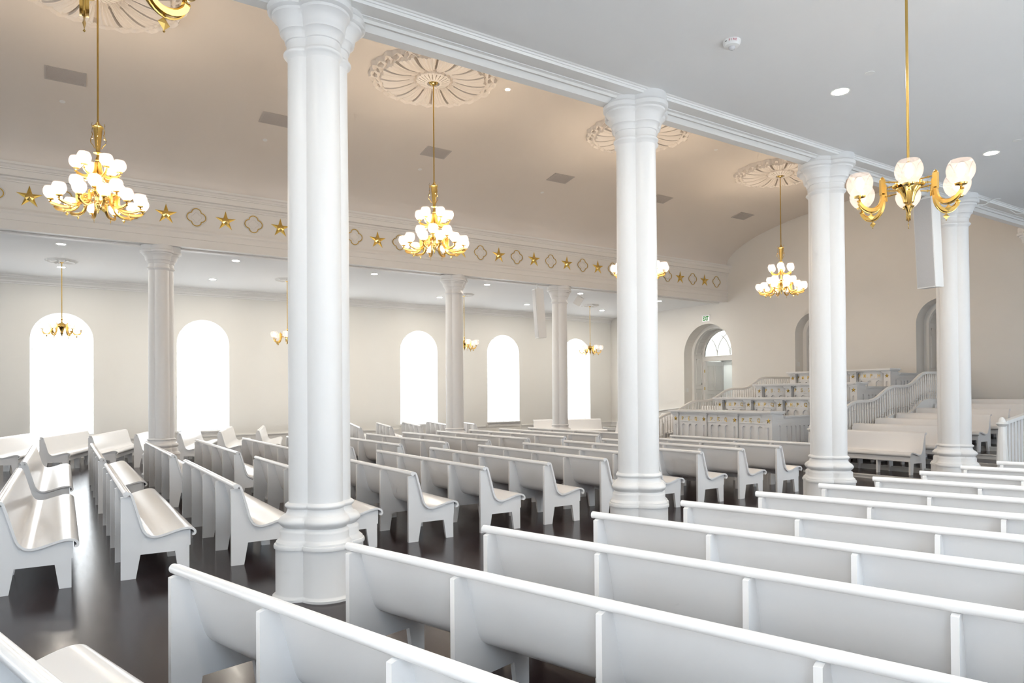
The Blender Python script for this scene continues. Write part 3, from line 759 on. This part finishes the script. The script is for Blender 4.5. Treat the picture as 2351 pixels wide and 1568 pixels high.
def letter_mesh(ch, MAP, s, z, hgt, wid):
    m = MB(); strokes, serifs = LET[ch]; lines = [l for l in strokes]+[[(a,zz),(b,zz)] for a,b,zz in serifs]
    for li,l in enumerate(lines):
        thick = .20 if li < len(strokes) else .07
        pts = [MAP(s+(.5-x)*wid, z+(y-.5)*hgt, -.008) for x,y in l]
        r = hgt*thick/2*(1.5 if ch == '.' else 1)
        m.tube(pts, r, 6)
    return m.mesh('gilt_letter', GOLDL, 50)
PSTAR = star_mesh(.070, .027, .020, 0, 'small_gilt_star', False)
def pulpit(xf, zl, zs, zf, bow, letters, xn, label):
    t = thing('pulpit', label, 'pulpit', (xf, YC, zf))
    H = zl-zf; D = .42
    Y = lambda k: 1.005*(1.5-k)                   # pilaster centres, left to right in the picture
    zs_ = zs-zf
    # desk top with stepped cornice, breaking forward over the pilasters
    m = MB(); m.box(-.16,D,-1.66,1.66,H-.045,H); m.box(-.12,D,-1.63,1.63,H-.075,H-.045)
    for k in range(4): m.box(-.085,.05,Y(k)-.13,Y(k)+.13,H-.115,H-.075); m.box(-.06,.05,Y(k)-.115,Y(k)+.115,H-.14,H-.115)
    m.box(-.055 if not bow else .0,D,-1.58,1.58,H-.10,H-.075)
    put('desk_top', m.mesh('pulpit_desk_top', PULP, 30), t)
    zbot = .0
    for k in range(4):
        p = MB(); Pm = lambda s,z,d,k=k:(-.03+d, Y(k)+s, z)
        arch_cells(p, [-.095,(-.038,.038),.095], zbot+.08, H-.10, zs_-.19, .03, Pm, 8)
        p.box(-.029+.031,.17,Y(k)-.095,Y(k)+.095,zbot,H-.10); 
        p.box(-.045,.06,Y(k)-.10,Y(k)+.10,0,.08)
        put('pilaster', p.mesh('pulpit_pilaster', PULP, 30), t)
        put('gilt_star', PSTAR, t, (-.034, Y(k), zs_), (0,0,-pi/2))
    for k in range(3):
        yc = (Y(k)+Y(k+1))/2; hw = (1.005-.19)/2
        if bow: MAPb = lambda s,z,d,yc=yc:(.13+d-(bow*(1-(s/hw)**2)**.5 if abs(s) < hw else 0), yc+s, z)
        else: MAPb = lambda s,z,d,yc=yc:(d, yc+s, z)
        p = MB(); w = .075
        cells = [-hw]+[(c-w,c+w) for c in (-.255,0,.255)]+[hw]
        if not bow: cells = [-hw]+[(c-.066,c+.066) for c in (-.235,0,.235)]+[hw]
        arch_cells(p, cells, .06, zs_-.075, zs_-.20, .04, MAPb, 10)
        n = 24
        for a,b,o in ((zs_-.075,zs_-.055,-.018),(zs_-.055,H-.075,-.004),(H-.13,H-.105,-.014),(H-.105,H-.075,-.024),(0,.06,-.015)):
            for i in range(n):
                u, v = -hw+2*hw*i/n, -hw+2*hw*(i+1)/n
                p.add([MAPb(u,a,o),MAPb(v,a,o),MAPb(v,b,o),MAPb(u,b,o)], [(0,1,2,3)])
                for zz in (a,b): p.add([MAPb(u,zz,o),MAPb(v,zz,o),MAPb(v,zz,.0),MAPb(u,zz,.0)], [(0,1,2,3)])
        fpan = put('front_panel', p.mesh('pulpit_front_panel', PULP, 35), t)
        nl = len(letters); pit = .235 if not bow else (.235 if nl == 3 else .20)
        for i,ch in enumerate(letters):
            s = (((nl-1)/2)-i)*pit
            s = s+.03 if not bow else s+.04
            s = max(-hw*.9, min(hw*.93, s))
            put('gilt_letter', letter_mesh(ch, MAPb, s, zs_+.01, .088, .085), fpan)
            put('gilt_letter', letter_mesh('.', MAPb, max(-hw*.97, s-.095), zs_+.01, .088, .06), fpan)
    for sg in (-1, 1):
        p = MB(); Ps = lambda s,z,d,sg=sg:(s, sg*(1.60-d), z)
        arch_cells(p, [-.03,(.07,.15),(.23,.31),.42], .08, H-.10, zs_-.15, .035, Ps, 8); p.box(-.03,.42,min(sg*1.56,sg*1.612),max(sg*1.56,sg*1.612),0,.08)
        p.box(-.02,.42,(sg*1.53)-.015,(sg*1.53)+.012,0,H-.08)
        put('side_panel', p.mesh('pulpit_side_panel', PULP, 30), t)
        L = xn-xf; p = MB()
        cs = []; x = .50
        while x+.09 < L-.06: cs.append((x,x+.085)); x += .175
        arch_cells(p, [.42]+cs+[L], .06, H-.15, zs_-.17, .035, Ps, 8)
        p.box(.42,L,(sg*1.53)-.02,(sg*1.53)+.012,0,H-.15); p.box(.42,L,min(sg*1.52,sg*1.66),max(sg*1.52,sg*1.66),H-.15,H-.115); p.box(.42,L,min(sg*1.54,sg*1.635),max(sg*1.54,sg*1.635),H-.175,H-.15)
        put('parapet', p.mesh('pulpit_parapet', PULP, 30), t)
    m = MB(); m.box(.16,.40,-1.55,1.55,0,H-.08); put('body', m.mesh('pulpit_body', PULP, 30), t)
    return t
pulpit(14.33, 1.345, 1.105, .0, 0, 'PEQ', 16.10, 'lowest white pulpit lettered P.E.Q. three times, with four gilt stars')
pulpit(16.15, 1.675, 1.467, .36, .17, 'PHPQ', 17.90, 'second white pulpit tier from the bottom, lettered H.P.Q. on bowed fronts')
pulpit(17.95, 2.07, 1.856, .74, .17, 'PSZ', 19.58, 'third white pulpit tier from the bottom, lettered P.S.Z. on bowed fronts')
pulpit(19.62, 2.465, 2.256, 1.13, .17, 'PMPH', 21.39, 'topmost white pulpit tier, lettered M.P.H. on bowed fronts')
for i,(x,z,xn) in enumerate(((16.10,.36,17.9),(17.90,.74,19.58),(19.58,1.13,21.4))):
    m = MB(); m.box(x, 21.4, YC-2.55, YC+2.55, (0,.36,.74)[i], z); struct('floor_platform_%d' % (i+1), m.mesh('platform', FLOOR, 30))

# ------------------------------------------------------------------ undulating balustrades
def rail_z(x):
    K = [(13.6,.97),(14.05,1.00),(14.45,1.15),(15.05,1.215),(15.45,1.23),(16.15,1.585),(16.85,1.595),(17.85,1.96),(18.60,1.965),(19.50,2.33),(20.2,2.345),(21.3,2.36)]
    K = [(14.42,.97),(14.65,1.07),(14.98,1.20),(15.15,1.235),(15.45,1.28),(15.98,1.53),(16.22,1.59),(16.80,1.592),(17.10,1.65),(17.62,1.90),(17.88,1.962),(18.52,1.965),(18.80,2.02),(19.28,2.28),(19.52,2.335),(21.35,2.345)]
    for (a,b),(c,d) in zip(K, K[1:]):
        if a <= x <= c:
            return b+(d-b)*(x-a)/(c-a)
    return K[0][1] if x < K[0][0] else K[-1][1]
def rail_s(x): return sum(rail_z(x+d)*w for d,w in ((-.12,.25),(0,.5),(.12,.25)))
m = MB()
bp = [(.020,0),(.020,.12),(.024,.125),(.020,.14),(.014,.15),(.024,.165),(.027,.175),(.017,.185),(.021,.20),(.024,.27),(.022,.40),(.018,.48),(.017,.485),(.026,.50),(.018,.515),(.020,.53),(.022,.545),(.010,.62),(.012,.66)]
m.lathe(bp, 8, closed=True); BAL = m.mesh('turned_baluster', TRIM, 40)
def newel_mesh(h, name):
    m = MB(); k = h
    prof = [(.098,0),(.098,.105*k),(.085,.115*k),(.092,.135*k),(.088,.155*k),(.060,.175*k),(.060,.19*k),(.092,.215*k),(.094,.24*k),(.056,.82*k),(.054,.84*k),
            (.062,.85*k),(.088,.875*k),(.094,.89*k),(.088,.905*k),(.056,.915*k),(.054,.93*k),(.052,.95*k),(.040,.975*k),(.020,.995*k),(.001,k)]
    m.lathe(prof, 12, closed=False); return m.mesh(name, TRIM, 25)
def balustrade(y, label, nlab):
    t = thing('stair_balustrade', label, 'balustrade', (14.5, y, 0))
    xs = [14.44+.08*i for i in range(93)]; xs = [x for x in xs if x <= 21.38]
    m = MB(); m.tube([(x-14.5, 0, rail_s(x)-.03) for x in xs], .03, w=(.035,.028)); m.tube([(x-14.5,0,rail_s(x)-.008) for x in xs], .022, 6)
    put('handrail', m.mesh('handrail', TRIM, 40), t)
    def stz(x): return rail_s(x)-.76
    m = MB(); pts = [(x-14.5, stz(x)) for x in xs]
    m.strip(pts, [(a, max(.0, b-.42)) for a,b in pts], -.03, .03); m.tube([(a,0,b+.012) for a,b in pts], .02, w=(.045,.018)); put('stringer', m.mesh('stair_stringer', TRIM, 40), t)
    x = 14.62
    while x < 21.33:
        put('baluster', BAL, t, (x-14.5, 0, stz(x)+.02), None, (1,1,(rail_s(x)-.06-stz(x)-.02)/.66)); x += .112
    put('newel_post', newel_mesh(1.06,'newel_post'), t, (-.09,0,0))
    return t
balustrade(9.58, 'white balustrade rising in waves right of the lettered pulpits', '')
balustrade(14.72, 'white balustrade rising in waves left of the lettered pulpits', '')

# ------------------------------------------------------------------ stepped benches on both sides, facing the hall
def step_block(y0, y1, name):
    m = MB()
    for k in range(7):
        x = 14.02+.98*k; z = .085+.1075*k
        m.mi = 0; m.box(x, XE, y0, y1, max(0,z-.1075), z-.022)
        m.mi = 1; m.box(x+.012, XE, y0, y1, z-.022, z+.0)
        m.mi = 0; m.box(x-.02, x+.012, y0, y1, z-.028, z+.001)
    return m.mesh(name, [TRIM, FLOOR], 30)
struct('floor_steps_1', step_block(3.3, 9.53, 'bench_steps')); struct('floor_steps_2', step_block(14.77, 21.0, 'bench_steps'))
for k in range(7):
    L = 2.06
    pew(15.05+.98*k, 8.42, pi, L, 3, '%s white bench up the steps at the right, facing the hall' % WORDS[k], 'stepped benches right of the pulpits', .085+.1075*k, 'choir_bench')
    pew(15.05+.98*k, 15.80, pi, 1.95, 3, '%s white bench up the steps left of the pulpits' % WORDS[k], 'stepped benches left of the pulpits', .085+.1075*k, 'choir_bench')
# long benches further right, continuing the tiers
for k in (5,6):
    pew(15.05+.98*k, 5.3, pi, 3.6, 4, '%s long white bench at the far right, against the end wall' % ('lower' if k==5 else 'upper'), 'long benches at the far right', .085+.1075*k, 'choir_bench')
# bench seen front-on beyond the slim column, by the rightmost window
pew(16.36, 21.30, radians(-90-14), 2.75, 3, 'long white bench facing us behind the slim far column with the speaker', None, 0, 'choir_bench')

# ------------------------------------------------------------------ ramp at the right edge
t = thing('ramp_balustrade', 'white ramp railing with flat slats and a tapered newel post at the right edge', 'balustrade', (13.95,5.55,0))
put('newel_post', newel_mesh(1.05,'ramp_newel'), t, (0,0,.27), None, (1.0,1.0,1))
m = MB(); m.tube([(.06,0,1.215),(2.2,-.0,1.50)], .03, w=(.05,.03)); put('handrail', m.mesh('ramp_handrail', TRIM, 30), t)
for k in range(15):
    m = MB(); x = .12+.13*k; z = 1.215+.133*x; m.box(x-.035,x+.035,-.018,.018,.30+.10*x,z-.02); put('slat', m.mesh('ramp_slat', TRIM, 30), t)
m = MB(); m.prism([(-.12,.0),(2.2,0),(2.2,.56),(-.12,.30)], -.03,.03); put('lower_panel', m.mesh('ramp_panel', TRIM, 30), t)
t = thing('ramp_curb', 'low white sloped curb at the foot of the ramp by the right-hand column', 'curb', (12.9,5.62,0))
m = MB(); m.prism([(-.2,0),(.85,0),(.85,.30),(-.15,.22)], -.06,.06); m.prism([(-.22,.22),(-.18,.245),(.87,.325),(.87,.30)], -.075,.075); put('curb_board', m.mesh('curb_board', TRIM, 30), t)
m = MB(); m.box(13.8, XE, 3.2, 5.5, 0, .05); struct('floor_ramp', m.mesh('ramp_floor', FLOOR, 30))

# ------------------------------------------------------------------ end wall doorways
def Pd(cy, dx): return lambda s,z,d:(dx+d, cy-s, z)
def door_arch(n, cy, w, zb, zs, opened):
    root = MB(); P = Pd(0, 0); R = w/2-.10
    arch_ring(root, P, zb, zs, w/2+.0, R, .45, .52); arch_ring(root, P, zb, zs, R+.02, R-.05, .43, .50)
    o = put('door_%d' % n, root.mesh('door_casing', TRIM, 35), None, (XE, cy, 0)); o['kind'] = 'structure'
    Ri = R-.05
    j = MB()                                        # deep panelled jamb lining
    seg = 24; pts = [(-Ri,zb)]+[(-Ri*cos(pi*i/seg), zs+Ri*sin(pi*i/seg)) for i in range(seg+1)]+[(Ri,zb)]
    DJ = .45
    for (a,b),(c,d) in zip(pts, pts[1:]): j.add([P(a,b,.50),P(c,d,.50),P(c,d,.50+DJ),P(a,b,.50+DJ)], [(0,1,2,3)])
    def panel(a0, a1, ring):
        q = []
        for u,v in ((a0,.57),(a1,.57),(a1,.50+DJ-.07),(a0,.50+DJ-.07)):
            q.append((u,v))
        loop = []
        for i in range(4):
            (u0,v0),(u1,v1) = q[i], q[(i+1)%4]
            for s in range(5):
                u, v = u0+(u1-u0)*s/5, v0+(v1-v0)*s/5
                s_, z_ = ring(u); loop.append(P(s_, z_, v))
        j.tube(loop, .012, 5, closed=True)
    for k in range(5):
        a0, a1 = pi*(k+.12)/5, pi*(k+.88)/5
        panel(a0, a1, lambda a:(-(Ri-.006)*cos(a), zs+(Ri-.006)*sin(a)))
    for sg in (-1,1):
        panel(zb+.15, zb+(zs-zb)*.45, lambda z,sg=sg:(sg*(Ri-.006), z)); panel(zb+(zs-zb)*.52, zs-.12, lambda z,sg=sg:(sg*(Ri-.006), z))
    put('jamb_lining', j.mesh('door_jamb_lining', TRIM, 35), o)
    xd = .50+DJ
    b = MB(); arch_ring(b, P, zb, zs, Ri, Ri-.09, xd, xd+.06); b.box(xd-.02, xd+.09, -Ri, Ri, zs-.22, zs-.02); b.box(xd-.04, xd+.10, -Ri, Ri, zs-.05, zs-.02)
    put('transom_frame', b.mesh('door_transom', TRIM, 35), o)
    f = MB(); Rf = Ri-.09
    for c0 in (-Rf*.5, 0, Rf*.5) if opened else (0,):
        pass
    if opened:
        for p0 in (-Rf/3, Rf/3):
            for sg in (-1, 1):
                pl = []
                for i in range(19):
                    a = radians(4.4*i); q, z = p0+sg*Rf*(1-cos(a)), Rf*sin(a)
                    if hypot(q, z) <= Rf: pl.append(P(q, zs+z, xd+.03))
                f.tube(pl, .014, 5)
        put('fanlight_tracery', f.mesh('fanlight_tracery', TRIM, 40), o)
        g = MB(); g.add([P(-Rf*cos(pi*i/24), zs+Rf*sin(pi*i/24), xd+.035) for i in range(25)], [tuple(range(25))]); put('fanlight_pane', g.mesh('fanlight_pane', GLASS, smooth=False), o)
    else:
        for i in range(5):
            a0, a1 = pi*(i+.1)/5, pi*(i+.9)/5
            loop = [P(-q*cos(a), zs+q*sin(a), xd+.02) for q,a in [(Rf*.45,a0),(Rf*.88,a0),(Rf*.9,(a0+a1)/2),(Rf*.88,a1),(Rf*.45,a1)]]; f.tube(loop, .012, 5, closed=True)
        f.add([P(-Rf*cos(pi*i/24), zs+Rf*sin(pi*i/24), xd+.03) for i in range(25)], [tuple(range(25))]); put('fan_panel', f.mesh('fan_panel', TRIM, 40), o)
    # door leaves
    hw = Rf+.02; H = zs-.22-zb
    for sg in (-1,1):
        m = MB(); m.box(0,.045,0,hw-.01,0,H)
        for z0,z1 in ((.15,H*.40),(H*.47,H-.18)):
            for y0,y1 in ((.10,hw*.46),(hw*.54,hw-.11)): m.tube([(-.006,y0,z0),(-.006,y1,z0),(-.006,y1,z1),(-.006,y0,z1)], .010, 4, closed=True, up=(1,0,0)); m.tube([(.051,y0,z0),(.051,y1,z0),(.051,y1,z1),(.051,y0,z1)], .010, 4, closed=True, up=(1,0,0))
        me = m.mesh('door_leaf', TRIM, 30)
        ang = 0 if not opened else radians(-82)
        # hinge at the jamb: y = sg*hw ; leaf spans towards the middle
        d = put('door_leaf', me, o, (xd+.03, sg*hw, zb), (0,0,(pi if sg>0 else 0)+(ang*(-sg) if opened else 0)))
        if sg > 0 and not opened: d.location.x += .045
        if opened:
            for z in (.35, H*.5, H-.4):
                h = MB(); h.box(-.02,.03,-.03,.03,z-.06,z+.06); h.lathe([(.012,z-.065),(.012,z+.065)], 8); put('hinge', h.mesh('door_hinge', HINGE, 35), d)
    return o
door_arch(1, D1Y, D1W, .9, 3.355, True); door_arch(2, D2Y, D2W, 1.1, 3.83, False); door_arch(3, D3Y, D2W, 1.1, 3.83, False); door_arch(4, 5.56, D2W, 1.1, 3.83, False)
# hall beyond the open door
m = MB(); m.box(22.36,25.4,16.4,21.2,.8,.9); struct('floor_hall', m.mesh('hall_floor', FLOOR, 30))
m = MB(); m.box(25.3,25.4,16.4,21.2,.9,5.0); m.box(22.36,25.4,16.3,16.4,.9,5.0); m.box(22.36,25.4,21.2,21.3,.9,5.0); m.box(22.40,25.4,16.4,21.2,5.0,5.1)
m.box(22.36,22.40,16.4,17.55,.9,5.0); m.box(22.36,22.40,19.94,21.2,.9,5.0); m.box(25.2,25.3,18.1,18.4,.9,4.6); m.box(25.1,25.3,16.4,21.2,3.3,3.42)
struct('wall_hall', m.mesh('hall_walls', TRIM, 30))
ld = bpy.data.lights.new('hall_fill_lamp', 'POINT'); ld.energy = 70; ld.shadow_soft_size = .25; ld.color = (.93,1,.97)  # unseen fill, added to brighten the hall past the open door
lo = bpy.data.objects.new('hall_fill_lamp', ld); COL.objects.link(lo); lo.location = (23.9, 20.3, 4.6)
# exit sign
t = thing('exit_sign', 'white exit sign with green EXIT lettering above the open arched doorway', 'exit sign', (XE-.05, 18.73, 4.66))
m = MB(); m.box(-.02,.0,-.17,.17,0,.21); put('face', m.mesh('exit_face', glow('exit_face_glow', (1,1,1), .25)), t)
m = MB(); m.box(-.04,.05,-.19,.19,.21,.255); put('housing', m.mesh('exit_housing', BOXW, 30), t)
text('lettering', 'EXIT', .225, GREEN, t, (-.022, 0, .105), (pi/2, 0, -pi/2), .001, bold=.010).scale = (.60,1,1)
# switch plates
for (x,y,z),lab in (((XE+.18, D1Y+D1W/2-.004, 1.95),'small white wall plate inside the open doorway arch'),((XE+.18, D2Y+D2W/2-.004, 2.80),'small white wall plate inside the arched recess left of the third big column')):
    t = thing('wall_plate', lab, 'switch plate', (x,y,z)); m = MB(); m.box(-.06,.06,-.008,.0,-.08,.08); put('plate', m.mesh('switch_plate', BOXW, 30), t); m = MB(); m.box(-.015,.015,-.012,-.008,-.03,.03); put('toggle', m.mesh('switch_toggle', TRIM, 30), t)
# sloping stair cap left of the pulpits, up to the open door
m = MB(); m.prism([(19.2,0),(21.4,0),(21.4,1.02),(20.6,1.02),(19.2,.62)], 17.2, 20.2); struct('floor_platform_4', m.mesh('door_platform', TRIM, 30))
m = MB(); m.tube([(XE-.04,21.45,1.09),(XE-.04,20.0,1.25)], .03, w=(.03,.02)); struct('trim_4', m.mesh('stair_cap_rail', TRIM, 30))

# ------------------------------------------------------------------ world, view, render feel
w = bpy.data.worlds.new('sky'); SC.world = w; w.use_nodes = True
bg = w.node_tree.nodes['Background']; bg.inputs['Color'].default_value = (.75,.86,1,1); bg.inputs['Strength'].default_value = 1.2
SC.view_settings.view_transform = 'Standard'; SC.view_settings.look = 'None'; SC.view_settings.gamma = 1; SC.view_settings.use_curve_mapping = False
SC.view_settings.exposure = EXPO
SC.cycles.max_bounces = 6; SC.cycles.diffuse_bounces = 4; SC.cycles.glossy_bounces = 2; SC.cycles.transmission_bounces = 4; SC.cycles.transparent_max_bounces = 8
SC.cycles.use_adaptive_sampling = True; SC.cycles.adaptive_threshold = .10; SC.cycles.adaptive_min_samples = 14; SC.cycles.time_limit = 950
SC.cycles.use_denoising = True; SC.cycles.sample_clamp_indirect = 6; SC.cycles.caustics_reflective = False; SC.cycles.caustics_refractive = False
